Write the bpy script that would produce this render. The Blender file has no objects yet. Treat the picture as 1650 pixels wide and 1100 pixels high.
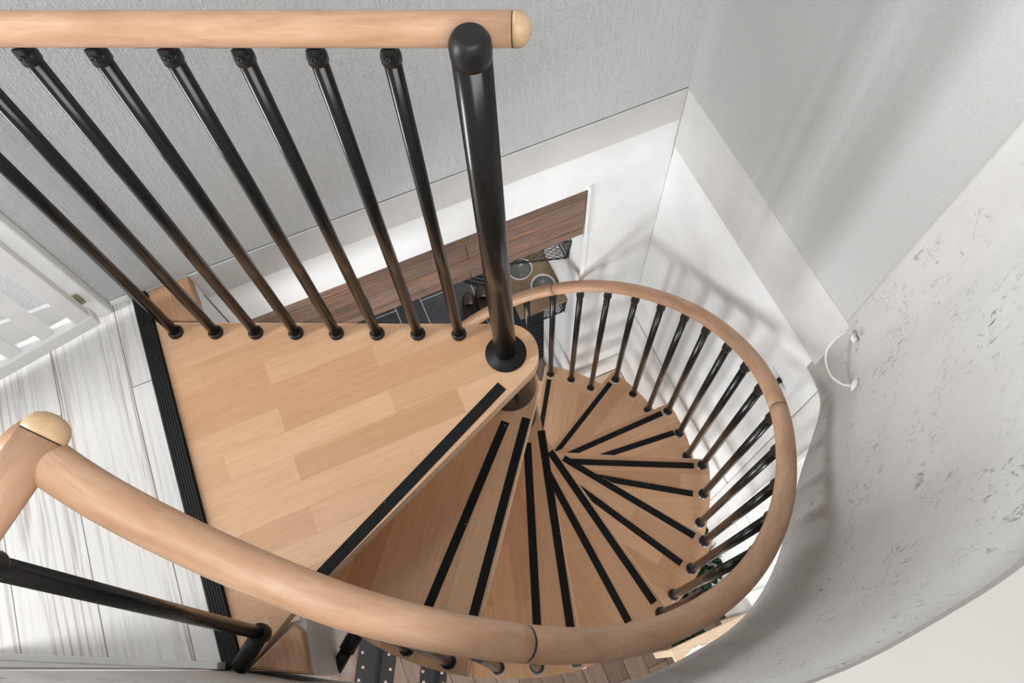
import bpy, bmesh, math, random
from mathutils import Vector, Matrix
random.seed(7)
C = bpy.context.scene.collection
S = bpy.context.scene
pi = math.pi
def rad(a): return a * pi / 180
V = Vector

# ------------------------------------------------------------------ camera
R = ((0.9188156646, -0.3929295419, -0.0372041608),
     (-0.3741545726, -0.8371317432, -0.3990223056),
     (0.1256428678, 0.3805480518, -0.9161861438))
cam_d = bpy.data.cameras.new('camera'); cam = bpy.data.objects.new('camera', cam_d); C.objects.link(cam)
cam_d.sensor_width = 36; cam_d.lens = 1216.25 / 1650 * 36; cam_d.clip_start = 0.02
M = Matrix(((R[0][0], -R[1][0], -R[2][0], 0), (R[0][1], -R[1][1], -R[2][1], 0), (R[0][2], -R[1][2], -R[2][2], 1.7), (0, 0, 0, 1)))
cam.matrix_world = M
S.camera = cam

# ------------------------------------------------------------------ materials
def nm(name, rough=0.5, spec=0.5, metal=0.0):
    m = bpy.data.materials.new(name); m.use_nodes = True
    nt = m.node_tree; b = nt.nodes['Principled BSDF']
    b.inputs['Roughness'].default_value = rough; b.inputs['Metallic'].default_value = metal
    b.inputs['Specular IOR Level'].default_value = spec
    return m, nt, b
def N(nt, t, **kw):
    n = nt.nodes.new(t)
    for k, v in kw.items(): setattr(n, k, v)
    return n
def L(nt, a, b): nt.links.new(a, b)
def coords(nt, kind='Object', scale=(1, 1, 1), rot=(0, 0, 0), loc=(0, 0, 0), rnd=False):
    tc = N(nt, 'ShaderNodeTexCoord'); mp = N(nt, 'ShaderNodeMapping')
    mp.inputs['Scale'].default_value = scale; mp.inputs['Rotation'].default_value = rot; mp.inputs['Location'].default_value = loc
    src = tc.outputs[kind]
    if rnd:
        oi = N(nt, 'ShaderNodeObjectInfo'); ml = N(nt, 'ShaderNodeVectorMath', operation='MULTIPLY_ADD')
        cx = N(nt, 'ShaderNodeCombineXYZ')
        for i in range(3): L(nt, oi.outputs['Random'], cx.inputs[i])
        ml.inputs[1].default_value = (7.3, 11.7, 3.1)
        L(nt, cx.outputs[0], ml.inputs[0]); L(nt, src, ml.inputs[2]); src = ml.outputs[0]
    L(nt, src, mp.inputs['Vector']); return mp.outputs['Vector']
def ramp(nt, src, stops):
    r = N(nt, 'ShaderNodeValToRGB'); e = r.color_ramp.elements
    while len(e) < len(stops): e.new(0.5)
    for i, (p, c) in enumerate(stops):
        e[i].position = p; e[i].color = (c[0], c[1], c[2], 1) if hasattr(c, '__len__') else (c, c, c, 1)
    L(nt, src, r.inputs[0]); return r.outputs[0]
def noise(nt, vec, scale, detail=4, rough=0.55, dist=0.0):
    n = N(nt, 'ShaderNodeTexNoise'); n.inputs['Scale'].default_value = scale; n.inputs['Detail'].default_value = detail
    n.inputs['Roughness'].default_value = rough; n.inputs['Distortion'].default_value = dist
    L(nt, vec, n.inputs['Vector']); return n.outputs['Fac']
def mix(nt, fac, a, b, mode='MIX'):
    n = N(nt, 'ShaderNodeMix', data_type='RGBA', blend_type=mode)
    def put(i, v):
        s = n.inputs[i]
        if hasattr(v, 'is_linked'): L(nt, v, s)
        elif hasattr(v, '__len__'): s.default_value = (v[0], v[1], v[2], 1)
        else: s.default_value = v
    put(0, fac); put(6, a); put(7, b); return n.outputs[2]
def bump(nt, b, h, strength=0.2, dist=0.01):
    n = N(nt, 'ShaderNodeBump'); n.inputs['Strength'].default_value = strength; n.inputs['Distance'].default_value = dist
    L(nt, h, n.inputs['Height']); L(nt, n.outputs[0], b.inputs['Normal'])
def plain(name, col, rough=0.5, metal=0.0, spec=0.5, nb=0.0, ns=60):
    m, nt, b = nm(name, rough, spec, metal)
    v = coords(nt)
    f = noise(nt, v, ns, 3)
    c = mix(nt, ramp(nt, f, [(0.3, 0.0), (0.7, 1.0)]), [x * 0.94 for x in col], [min(1, x * 1.05) for x in col])
    L(nt, c, b.inputs['Base Color'])
    if nb: bump(nt, b, f, nb, 0.002)
    return m
def brick(nt, v, c1, c2, mortar, w, h, ms, off=0.5, bias=0.0, smooth=0.1):
    n = N(nt, 'ShaderNodeTexBrick'); n.offset = off; n.squash = 1
    n.inputs['Color1'].default_value = (*c1, 1); n.inputs['Color2'].default_value = (*c2, 1); n.inputs['Mortar'].default_value = (*mortar, 1)
    n.inputs['Scale'].default_value = 1; n.inputs['Mortar Size'].default_value = ms; n.inputs['Bias'].default_value = bias
    n.inputs['Mortar Smooth'].default_value = smooth
    n.inputs['Brick Width'].default_value = w; n.inputs['Row Height'].default_value = h
    L(nt, v, n.inputs['Vector']); return n

def beech_parquet():
    m, nt, b = nm('beech_staves', 0.38, 0.4)
    v = coords(nt, rnd=True)
    br = brick(nt, v, (0.575, 0.33, 0.185), (0.71, 0.45, 0.275), (0.58, 0.34, 0.19), 0.41, 0.064, 0.0004, 0.37, 0.0)
    g = noise(nt, coords(nt, scale=(2.2, 40, 40), rnd=True), 3.0, 6, 0.6, 0.6)
    g2 = noise(nt, coords(nt, scale=(40, 220, 200), rnd=True), 2.0, 3)
    c = mix(nt, ramp(nt, g, [(0.35, 0.0), (0.7, 1.0)]), (0.93, 0.89, 0.85), (1.04, 1.04, 1.04), 'MIX')
    c = mix(nt, 1.0, br.outputs['Color'], c, 'MULTIPLY')
    c = mix(nt, ramp(nt, g2, [(0.45, 0.0), (0.75, 0.16)]), c, (0.50, 0.28, 0.15))
    sp = noise(nt, coords(nt, scale=(14, 45, 45), rnd=True), 1.6, 2)
    c = mix(nt, ramp(nt, sp, [(0.79, 0.0), (0.83, 0.8)]), c, (0.25, 0.12, 0.06))
    L(nt, c, b.inputs['Base Color']); return m
def beech_uv():
    m, nt, b = nm('beech_handrail', 0.45, 0.35)
    f = noise(nt, coords(nt, 'UV', (3.0, 14, 1), rnd=True), 3.0, 5, 0.6, 0.5)
    f2 = noise(nt, coords(nt, 'UV', (9.0, 90, 1), rnd=True), 3.0, 3)
    c = ramp(nt, f, [(0.3, (0.43, 0.24, 0.14)), (0.52, (0.51, 0.305, 0.19)), (0.72, (0.57, 0.37, 0.245))])
    c = mix(nt, ramp(nt, f2, [(0.45, 0.0), (0.7, 0.3)]), c, (0.42, 0.225, 0.12))
    L(nt, c, b.inputs['Base Color']); return m
def beech_solid(name, c0, c1, sc=(60, 60, 4)):
    m, nt, b = nm(name, 0.45, 0.4)
    f = noise(nt, coords(nt, scale=sc, rnd=True), 2.0, 5, 0.6, 0.4)
    c = ramp(nt, f, [(0.3, c0), (0.7, c1)])
    L(nt, c, b.inputs['Base Color']); return m
def white_planks():
    m, nt, b = nm('whitewashed_planks', 0.42, 0.4)
    v = coords(nt, rot=(0, 0, pi / 2), loc=(0.13, 0.0, 0))
    tc = coords(nt)
    sx = N(nt, 'ShaderNodeSeparateXYZ'); L(nt, tc, sx.inputs[0])
    cb = N(nt, 'ShaderNodeCombineXYZ')
    ax = N(nt, 'ShaderNodeMath', operation='ADD'); ax.inputs[1].default_value = 3.999 - 0.971 + 8
    ay = N(nt, 'ShaderNodeMath', operation='ADD'); ay.inputs[1].default_value = 0.836 + 0.172 * 14
    L(nt, sx.outputs[1], ax.inputs[0]); L(nt, sx.outputs[0], ay.inputs[0])
    L(nt, ax.outputs[0], cb.inputs[0]); L(nt, ay.outputs[0], cb.inputs[1])
    br = brick(nt, cb.outputs[0], (0.0, 0.0, 0.0), (1.0, 1.0, 1.0), (0.5, 0.5, 0.5), 4.0, 0.172, 0.0012, 0.5, 0.0, 0.0)
    # per-plank shift of the grain
    cc = N(nt, 'ShaderNodeVectorMath', operation='MULTIPLY_ADD'); cc.inputs[1].default_value = (3.1, 9.7, 0)
    L(nt, br.outputs['Color'], cc.inputs[0]); L(nt, tc, cc.inputs[2])
    mp = N(nt, 'ShaderNodeMapping'); mp.inputs['Scale'].default_value = (1.0, 0.12, 1); L(nt, cc.outputs[0], mp.inputs[0])
    w = N(nt, 'ShaderNodeTexWave', wave_type='BANDS', bands_direction='X'); w.inputs['Scale'].default_value = 15
    w.inputs['Distortion'].default_value = 9.5; w.inputs['Detail'].default_value = 2; w.inputs['Detail Scale'].default_value = 0.7
    L(nt, mp.outputs[0], w.inputs[0])
    big = noise(nt, mp.outputs[0], 7, 3)
    mul = N(nt, 'ShaderNodeMath', operation='MULTIPLY')
    L(nt, ramp(nt, w.outputs['Fac'], [(0.70, 0.0), (0.98, 1.0)]), mul.inputs[0]); L(nt, ramp(nt, big, [(0.42, 0.03), (0.62, 0.95)]), mul.inputs[1])
    mp2 = N(nt, 'ShaderNodeMapping'); mp2.inputs['Scale'].default_value = (34, 1.0, 1); L(nt, cc.outputs[0], mp2.inputs[0])
    ln = noise(nt, mp2.outputs[0], 2.6, 4, 0.55, 0.5)
    zone = noise(nt, mp.outputs[0], 5, 2)
    m5 = N(nt, 'ShaderNodeMath', operation='MULTIPLY'); L(nt, ramp(nt, zone, [(0.46, 0.0), (0.56, 1.0)]), m5.inputs[0]); L(nt, mul.outputs[0], m5.inputs[1])
    m6 = N(nt, 'ShaderNodeMath', operation='MULTIPLY'); L(nt, ramp(nt, ln, [(0.51, 0.0), (0.68, 0.95)]), m6.inputs[0]); L(nt, ramp(nt, noise(nt, mp.outputs[0], 11, 2), [(0.40, 0.25), (0.62, 1.0)]), m6.inputs[1])
    m7 = N(nt, 'ShaderNodeMath', operation='MAXIMUM'); L(nt, m5.outputs[0], m7.inputs[0]); L(nt, m6.outputs[0], m7.inputs[1])
    fine = noise(nt, coords(nt, scale=(160, 6, 1)), 2, 3)
    c = mix(nt, m7.outputs[0], (0.70, 0.69, 0.675), (0.32, 0.24, 0.195))
    c = mix(nt, ramp(nt, fine, [(0.4, 0.0), (0.75, 0.22)]), c, (0.50, 0.44, 0.40))
    kn = noise(nt, coords(nt, scale=(9, 5, 1)), 1.4, 2)
    c = mix(nt, ramp(nt, kn, [(0.74, 0.0), (0.80, 0.35)]), c, (0.40, 0.33, 0.30))
    c = mix(nt, br.outputs['Fac'], c, (0.17, 0.13, 0.11))
    L(nt, c, b.inputs['Base Color'])
    return m
def grey_wall():
    m, nt, b = nm('grey_textured_wallpaper', 0.85, 0.2)
    f = noise(nt, coords(nt, scale=(60, 60, 3.0)), 3.0, 5, 0.65, 0.35)
    f2 = noise(nt, coords(nt, scale=(150, 150, 60)), 2.0, 2)
    a = N(nt, 'ShaderNodeMath', operation='ADD'); L(nt, f, a.inputs[0]); L(nt, f2, a.inputs[1])
    c = ramp(nt, f, [(0.3, (0.61, 0.622, 0.63)), (0.7, (0.67, 0.68, 0.686))])
    L(nt, c, b.inputs['Base Color']); bump(nt, b, a.outputs[0], 0.8, 0.006); return m
def mottled():
    m, nt, b = nm('mottled_wallpaper', 0.8, 0.2)
    v = coords(nt, 'UV', (1, 1, 1))
    vs = coords(nt, 'UV', (1.0, 0.42, 1), rot=(0, 0, rad(-14)))
    f = noise(nt, vs, 62, 4, 0.75, 1.1)
    vz = noise(nt, vs, 30, 2, 0.5, 1.5)
    # thin dark edges of a flow pattern, broken up by two masks
    s1 = N(nt, 'ShaderNodeMath', operation='SUBTRACT'); s1.inputs[1].default_value = 0.5; L(nt, vz, s1.inputs[0])
    ab = N(nt, 'ShaderNodeMath', operation='ABSOLUTE'); L(nt, s1.outputs[0], ab.inputs[0])
    line = ramp(nt, ab.outputs[0], [(0.0, 1.0), (0.022, 0.0)])
    mask = ramp(nt, noise(nt, vs, 24, 2), [(0.50, 0.0), (0.58, 1.0)])
    spots = ramp(nt, f, [(0.60, 0.0), (0.655, 0.95)])
    mk2 = ramp(nt, noise(nt, v, 7, 2), [(0.45, 0.15), (0.65, 1.0)])
    mu = N(nt, 'ShaderNodeMath', operation='MULTIPLY'); L(nt, line, mu.inputs[0]); L(nt, mask, mu.inputs[1])
    mx = N(nt, 'ShaderNodeMath', operation='MAXIMUM'); L(nt, mu.outputs[0], mx.inputs[0]); L(nt, spots, mx.inputs[1])
    m3 = N(nt, 'ShaderNodeMath', operation='MULTIPLY'); L(nt, mx.outputs[0], m3.inputs[0]); L(nt, mk2, m3.inputs[1])
    m4 = N(nt, 'ShaderNodeMath', operation='MULTIPLY'); L(nt, m3.outputs[0], m4.inputs[0]); m4.inputs[1].default_value = 1.0
    base = ramp(nt, noise(nt, v, 5, 3), [(0.3, (0.575, 0.555, 0.53)), (0.7, (0.61, 0.595, 0.57))])
    c = mix(nt, m4.outputs[0], base, (0.19, 0.195, 0.21))
    L(nt, c, b.inputs['Base Color']); return m
def dark_panel():
    m, nt, b = nm('dark_stained_boards', 0.45, 0.45)
    v = coords(nt, rot=(rad(-90), 0, 0))
    tc = coords(nt); sx = N(nt, 'ShaderNodeSeparateXYZ'); L(nt, tc, sx.inputs[0]); cb = N(nt, 'ShaderNodeCombineXYZ')
    ad = N(nt, 'ShaderNodeMath', operation='ADD'); ad.inputs[1].default_value = 3.0
    ad2 = N(nt, 'ShaderNodeMath', operation='ADD'); ad2.inputs[1].default_value = 3.0 + 0.585 - 0.268 * 2
    L(nt, sx.outputs[0], ad.inputs[0]); L(nt, sx.outputs[2], ad2.inputs[0])
    L(nt, ad.outputs[0], cb.inputs[0]); L(nt, ad2.outputs[0], cb.inputs[1])
    br = brick(nt, cb.outputs[0], (0.125, 0.082, 0.064), (0.225, 0.15, 0.12), (0.03, 0.015, 0.01), 0.82, 0.0895, 0.0016, 0.43, 0.0)
    g = noise(nt, coords(nt, scale=(3, 1, 50)), 2.2, 6, 0.65, 0.9)
    c = mix(nt, ramp(nt, g, [(0.35, 0.0), (0.72, 1.0)]), (0.60, 0.60, 0.60), (1.4, 1.35, 1.3))
    c = mix(nt, 1.0, br.outputs['Color'], c, 'MULTIPLY')
    w = noise(nt, coords(nt, scale=(2.0, 1, 90)), 1.7, 3)
    c = mix(nt, ramp(nt, w, [(0.60, 0.0), (0.66, 0.8)]), c, (0.45, 0.17, 0.07))
    kn = noise(nt, coords(nt, scale=(9, 1, 22)), 1.2, 1)
    c = mix(nt, ramp(nt, kn, [(0.74, 0.0), (0.79, 0.8)]), c, (0.02, 0.012, 0.01))
    L(nt, c, b.inputs['Base Color']); return m
def swap_brick(nt, ox, oy):
    tc = coords(nt); sx = N(nt, 'ShaderNodeSeparateXYZ'); L(nt, tc, sx.inputs[0]); cb = N(nt, 'ShaderNodeCombineXYZ')
    a = N(nt, 'ShaderNodeMath', operation='ADD'); a.inputs[1].default_value = oy; b = N(nt, 'ShaderNodeMath', operation='ADD'); b.inputs[1].default_value = ox
    L(nt, sx.outputs[1], a.inputs[0]); L(nt, sx.outputs[0], b.inputs[0]); L(nt, a.outputs[0], cb.inputs[0]); L(nt, b.outputs[0], cb.inputs[1])
    return cb.outputs[0]
def brown_planks():
    m, nt, b = nm('brown_floor_planks', 0.4, 0.45)
    br = brick(nt, swap_brick(nt, 5 - 0.392 + 0.107 * 4 + 0.02, 5.3), (0.115, 0.075, 0.056), (0.20, 0.138, 0.108), (0.03, 0.018, 0.012), 1.1, 0.107, 0.0022, 0.37)
    g = noise(nt, coords(nt, scale=(60, 3, 1)), 2.0, 5, 0.6, 0.7)
    c = mix(nt, ramp(nt, g, [(0.35, 0.0), (0.72, 1.0)]), (0.72, 0.70, 0.68), (1.25, 1.25, 1.25))
    c = mix(nt, 1.0, br.outputs['Color'], c, 'MULTIPLY')
    L(nt, c, b.inputs['Base Color']); return m
def slate():
    m, nt, b = nm('black_slate_tiles', 0.42, 0.5)
    br = brick(nt, swap_brick(nt, 0.168 * 30, 6 * 0.6 - 2.285), (0.020, 0.022, 0.026), (0.035, 0.038, 0.043), (0.40, 0.39, 0.37), 0.6, 0.168, 0.0034, 0.5)
    g = noise(nt, coords(nt), 14, 6, 0.7, 0.5)
    c = mix(nt, ramp(nt, g, [(0.35, 0.0), (0.75, 1.0)]), (0.7, 0.7, 0.7), (1.7, 1.7, 1.75))
    c = mix(nt, 1.0, br.outputs['Color'], c, 'MULTIPLY')
    c = mix(nt, br.outputs['Fac'], c, (0.36, 0.36, 0.35))
    L(nt, c, b.inputs['Base Color']); return m
def grip():
    m, nt, b = nm('black_grip_tape', 0.85, 0.12)
    f = noise(nt, coords(nt), 900, 2); s = noise(nt, coords(nt, rnd=True), 62, 1)
    c = mix(nt, ramp(nt, f, [(0.3, 0.0), (0.8, 1.0)]), (0.008, 0.008, 0.0085), (0.026, 0.026, 0.026))
    c = mix(nt, ramp(nt, s, [(0.775, 0.0), (0.79, 0.6)]), c, (0.4, 0.38, 0.33))
    L(nt, c, b.inputs['Base Color']); bump(nt, b, f, 0.3, 0.001); return m
def ribbed_black():
    m, nt, b = nm('ribbed_black_profile', 0.6, 0.25)
    s = noise(nt, coords(nt), 38, 3)
    c = mix(nt, ramp(nt, s, [(0.74, 0.0), (0.77, 0.5)]), (0.013, 0.013, 0.014), (0.32, 0.32, 0.3))
    L(nt, c, b.inputs['Base Color']); return m
def metal_black(name, col, rough):
    m, nt, b = nm(name, rough, 0.32)
    f = noise(nt, coords(nt), 120, 2)
    L(nt, mix(nt, f, [x * 0.85 for x in col], [x * 1.15 for x in col]), b.inputs['Base Color']); return m
def leafmat():
    m, nt, b = nm('dark_glossy_leaf', 0.3, 0.5)
    f = noise(nt, coords(nt), 30, 3)
    L(nt, ramp(nt, f, [(0.3, (0.008, 0.035, 0.010)), (0.7, (0.025, 0.085, 0.022))]), b.inputs['Base Color']); return m

m_beech = beech_parquet(); m_rail = beech_uv()
m_block = beech_solid('beech_end_grain', (0.42, 0.235, 0.13), (0.56, 0.335, 0.20), (90, 6, 90))
m_cap = beech_solid('beech_turned_cap', (0.50, 0.33, 0.18), (0.62, 0.43, 0.25), (30, 30, 30))
m_planks = white_planks(); m_grey = grey_wall(); m_mott = mottled()
m_wallB = plain('smooth_grey_paint', (0.485, 0.485, 0.475), 0.8, nb=0.15, ns=160)
m_white = plain('white_satin_paint', (0.80, 0.80, 0.79), 0.35, ns=8)
m_white2 = plain('white_wall_paint', (0.82, 0.82, 0.815), 0.55, ns=5)
m_ivory_shade = plain('ivory_paint_and_shade', (0.62, 0.61, 0.595), 0.45, ns=6)  # ivory trim paint, greyed to carry the shade band below the floor line
m_cream = plain('cream_ledge_paint', (0.45, 0.42, 0.39), 0.6, ns=4)
m_panel = dark_panel(); m_brown = brown_planks(); m_slate = slate(); m_grip = grip(); m_rib = ribbed_black()
m_black = metal_black('black_satin_steel', (0.011, 0.0095, 0.0085), 0.2)
m_blackp = metal_black('black_nylon', (0.012, 0.012, 0.0125), 0.42)
m_matte = metal_black('matte_black_flange', (0.009, 0.009, 0.009), 0.6)
m_chrome = plain('chrome', (0.75, 0.75, 0.76), 0.15, 1.0)
m_brass = plain('aged_brass', (0.34, 0.30, 0.20), 0.35, 1.0)
m_rubber = plain('black_rubber', (0.012, 0.013, 0.015), 0.55)
m_oak = beech_solid('oak_board', (0.27, 0.185, 0.115), (0.36, 0.255, 0.165), (50, 4, 50))
m_pale = beech_solid('pale_pine', (0.62, 0.45, 0.31), (0.74, 0.57, 0.42), (8, 70, 70))
m_glaze = plain('grey_glaze', (0.19, 0.20, 0.19), 0.3)
m_shoe = plain('brown_leather', (0.075, 0.045, 0.032), 0.35)
m_shoein = plain('grey_lining', (0.20, 0.15, 0.13), 0.8)
m_rug = plain('black_woven_mat', (0.010, 0.011, 0.013), 0.85, nb=0.6, ns=90)
m_leaf = leafmat(); m_pot = plain('dark_ceramic', (0.06, 0.045, 0.05), 0.5); m_soil = plain('soil', (0.03, 0.02, 0.013), 0.9)
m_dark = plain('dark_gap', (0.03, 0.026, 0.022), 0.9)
m_cord = plain('white_cable', (0.70, 0.68, 0.65), 0.5)
m_hole = plain('wood_in_holes', (0.34, 0.25, 0.20), 0.6)
m_edge = beech_solid('beech_pale_edge', (0.66, 0.46, 0.30), (0.80, 0.60, 0.42), (20, 20, 140))
m_lace = plain('white_lace', (0.8, 0.79, 0.77), 0.9)

# ------------------------------------------------------------------ mesh helpers
def bm_new(): return bmesh.new()
def add_box(bm, x0, x1, y0, y1, z0, z1, bev=0.0, M4=None, seg=2):
    r = bmesh.ops.create_cube(bm, size=1)
    vs = r['verts']
    for v in vs: v.co = V(((x0 + x1) / 2 + v.co.x * (x1 - x0), (y0 + y1) / 2 + v.co.y * (y1 - y0), (z0 + z1) / 2 + v.co.z * (z1 - z0)))
    if bev > 0:
        es = list({e for v in vs for e in v.link_edges})
        g = bmesh.ops.bevel(bm, geom=es, offset=bev, segments=seg, affect='EDGES', profile=0.5)
        vs = list({v for f in g['faces'] for v in f.verts} | {v for v in vs if v.is_valid})
    if M4 is not None:
        for v in vs:
            if v.is_valid: v.co = M4 @ v.co
    return vs
def add_prism(bm, pts, z0, z1, bev=0.0, seg=2):
    a = [bm.verts.new((p[0], p[1], z0)) for p in pts]; b = [bm.verts.new((p[0], p[1], z1)) for p in pts]
    n = len(pts)
    fs = [bm.faces.new(list(reversed(a))), bm.faces.new(b)]
    for i in range(n): fs.append(bm.faces.new((a[i], a[(i + 1) % n], b[(i + 1) % n], b[i])))
    if bev > 0:
        es = list(fs[0].edges) + list(fs[1].edges)
        bmesh.ops.bevel(bm, geom=es, offset=bev, segments=seg, affect='EDGES', profile=0.5)
def frame(d):
    d = d.normalized(); u = V((0, 0, 1)) if abs(d.z) < 0.95 else V((1, 0, 0))
    s = d.cross(u).normalized(); return s, s.cross(d).normalized()
def add_tube(bm, pts, r, n=16, caps=True, uv=None, u0=0.0):
    """round tube along a path; r number or list; uv layer gets (metres along, metres around)"""
    pts = [V(p) for p in pts]; k = len(pts); rings = []; dist = [u0]
    for i in range(1, k): dist.append(dist[-1] + (pts[i] - pts[i - 1]).length)
    for i, p in enumerate(pts):
        d = (pts[min(i + 1, k - 1)] - pts[max(i - 1, 0)])
        s, t = frame(d)
        rr = r[i] if hasattr(r, '__len__') else r
        rings.append([bm.verts.new(p + (s * math.cos(2 * pi * j / n) + t * math.sin(2 * pi * j / n)) * rr) for j in range(n)])
    for i in range(k - 1):
        for j in range(n):
            f = bm.faces.new((rings[i][j], rings[i][(j + 1) % n], rings[i + 1][(j + 1) % n], rings[i + 1][j])); f.smooth = True
            if uv is not None:
                q = [(dist[i], j), (dist[i], j + 1), (dist[i + 1], j + 1), (dist[i + 1], j)]
                for l, (a, c) in zip(f.loops, q): l[uv].uv = (a, c * 0.15 / n)
    if caps:
        bm.faces.new(list(reversed(rings[0]))); bm.faces.new(rings[-1])
    return rings
def add_lathe(bm, prof, o=(0, 0, 0), axis=(0, 0, 1), n=28, smooth=True):
    o = V(o); a = V(axis).normalized(); s, t = frame(a); rings = []
    for r, h in prof:
        if r < 1e-6: rings.append([bm.verts.new(o + a * h)])
        else: rings.append([bm.verts.new(o + a * h + (s * math.cos(2 * pi * j / n) + t * math.sin(2 * pi * j / n)) * r) for j in range(n)])
    for i in range(len(rings) - 1):
        A, B = rings[i], rings[i + 1]
        for j in range(n):
            j2 = (j + 1) % n
            if len(A) == 1 and len(B) == 1: continue
            if len(A) == 1: f = bm.faces.new((A[0], B[j2], B[j]))
            elif len(B) == 1: f = bm.faces.new((A[j], A[j2], B[0]))
            else: f = bm.faces.new((A[j], A[j2], B[j2], B[j]))
            f.smooth = smooth
def obj(name, bm, mat, parent=None, kind=None, label=None, cat=None, group=None, origin=None, edge=None):
    bmesh.ops.recalc_face_normals(bm, faces=bm.faces[:])
    me = bpy.data.meshes.new(name)
    w = V((0, 0, 0))
    if parent is not None:
        w = V(parent['_o'])
    elif origin is not None: w = V(origin)
    if w.length > 0:
        for v in bm.verts: v.co -= w
    bm.to_mesh(me); bm.free(); me.materials.append(mat)
    o = bpy.data.objects.new(name, me); C.objects.link(o)
    if edge is not None:
        me.materials.append(edge)
        for p in me.polygons:
            if abs(p.normal.z) < 0.9: p.material_index = 1
    o['_o'] = tuple(w)
    if parent is not None: o.parent = parent
    else: o.location = w
    if kind: o['kind'] = kind
    if label: o['label'] = label
    if cat: o['category'] = cat
    if group: o['group'] = group
    return o
def thing(name, loc, label, cat, group=None):
    o = bpy.data.objects.new(name, None); C.objects.link(o); o.location = loc; o.empty_display_size = 0.1
    o['_o'] = tuple(loc); o['label'] = label; o['category'] = cat
    if group: o['group'] = group
    return o
def struct(name, bm, mat, parent=None): return obj(name, bm, mat, parent, kind='structure')
def box(*a, **k):
    bm = bm_new(); add_box(bm, *a, **k); return bm
def smooth(pts, per=8):
    """Catmull-Rom through points"""
    P = [V(p) for p in pts]; out = []
    for i in range(len(P) - 1):
        p0 = P[max(i - 1, 0)]; p1 = P[i]; p2 = P[i + 1]; p3 = P[min(i + 2, len(P) - 1)]
        for j in range(per):
            t = j / per
            out.append(0.5 * ((2 * p1) + (p2 - p0) * t + (2 * p0 - 5 * p1 + 4 * p2 - p3) * t * t + (3 * p1 - p0 - 3 * p2 + p3) * t ** 3))
    out.append(P[-1]); return out

# ------------------------------------------------------------------ the setting
PX, PY = 0.207, 0.683           # staircase axis
FZ = -2.6                       # lower floor
RISE = 0.2364
YA, XB = 1.224, 1.0
# upper floor of whitewashed planks
struct('floor_upper', box(-4.0, -0.613, -2.0, YA, -0.30, 0.0), m_planks)
# back wall, grey, above the landing
struct('wall_back', box(-4.0, 1.12, YA, YA + 0.12, 0.0, 2.6), m_grey)
struct('wall_right', box(XB, XB + 0.12, 0.415, YA, 0.0, 2.6), m_wallB)
# stairwell edge; back and right strips are the shade band set in greyer colour
fb = bm_new(); add_box(fb, -0.465, XB, YA - 0.005, YA + 0.12, -0.125, 0.004, 0.0025); struct('trim_back_shade', fb, m_ivory_shade)
struct('wall_back_upper', box(-0.465, XB, YA - 0.0005, YA + 0.12, -0.317, -0.125), m_white2)
fb = bm_new(); add_box(fb, XB - 0.003, XB + 0.12, 0.345, YA - 0.006, -0.25, 0.004, 0.0015); struct('trim_right_shade', fb, m_ivory_shade)
fb = bm_new(); add_box(fb, XB - 0.005, XB + 0.12, 0.318, 0.342, -0.30, -0.002, 0.002); struct('trim_corner', fb, m_ivory_shade)
# thin shadow gaps under the walls
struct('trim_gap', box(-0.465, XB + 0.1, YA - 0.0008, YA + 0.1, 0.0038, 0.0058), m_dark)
# west return of the opening, below the landing's top corner
struct('wall_return', box(-0.613, -0.462, 1.075, YA - 0.018, FZ, -0.045), m_white2)
# stairwell lower walls
struct('wall_back_lower', box(0.722, XB + 0.1, YA, YA + 0.376, -1.935, -0.317), m_white2)
struct('wall_back_base', box(0.722, XB + 0.1, YA - 0.006, YA + 0.376, FZ, -1.943), m_white2)
struct('wall_right_lower', box(XB, XB + 0.12, 0.352, YA, -1.453, -0.25, bev=0.006), m_white2)
struct('wall_right_base', box(XB - 0.004, XB + 0.12, 0.352, YA - 0.007, FZ, -1.459), m_white2)
struct('trim_panel_edge', box(0.7035, 0.722, YA - 0.003, YA + 0.0, FZ, -0.317), m_white2)
struct('trim_lintel_edge', box(0.7035, 0.7105, YA - 0.014, YA + 0.002, -0.60, -0.30, bev=0.002), m_white)
# dark timber lintel over the passage
struct('wall_lintel', box(-1.6, 0.7035, YA + 0.002, YA + 0.06, -0.585, -0.317), m_panel)
struct('ceiling_hall', box(-1.6, 2.2, YA + 0.13, 4.0, -0.584, -0.30), m_white2)
# hall and lower floor
struct('floor_hall', box(-1.6, 2.2, 1.60, 4.0, FZ - 0.05, FZ), m_slate)
struct('floor_lower', box(-3.0, 3.2, -3.2, 1.60, FZ - 0.05, FZ), m_brown)
struct('wall_hall_side', box(-1.7, -1.6, YA, 4.0, FZ, -0.3), m_white2)
struct('wall_west_lower', box(-3.1, -3.0, -3.2, YA, FZ, -0.3), m_white2)
struct('wall_passage', box(-3.0, -0.62, YA, YA + 0.12, FZ, -0.317), m_white2)
struct('wall_east_lower', box(3.2, 3.3, -3.2, 1.4, FZ, -0.3), m_white2)
# white door beside the end of the right wall
d = bm_new(); add_box(d, XB - 0.003, XB + 0.045, -0.62, 0.3505, FZ + 0.01, -0.302, 0.005, seg=3)
door = struct('door_1', d, m_white)
for (y0, y1) in ((-0.50, -0.17), (-0.09, 0.25)):
    for (z0, z1) in ((-2.42, -1.62), (-1.45, -0.55)):
        q = bm_new()
        for (a0, a1, b0, b1) in ((y0, y1, z0, z0 + 0.02), (y0, y1, z1 - 0.02, z1), (y0, y0 + 0.02, z0 + 0.02, z1 - 0.02), (y1 - 0.02, y1, z0 + 0.02, z1 - 0.02)):
            add_box(q, XB - 0.011, XB - 0.0025, a0, a1, b0, b1, 0.004)
        obj('panel_moulding', q, m_white, door)
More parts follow.
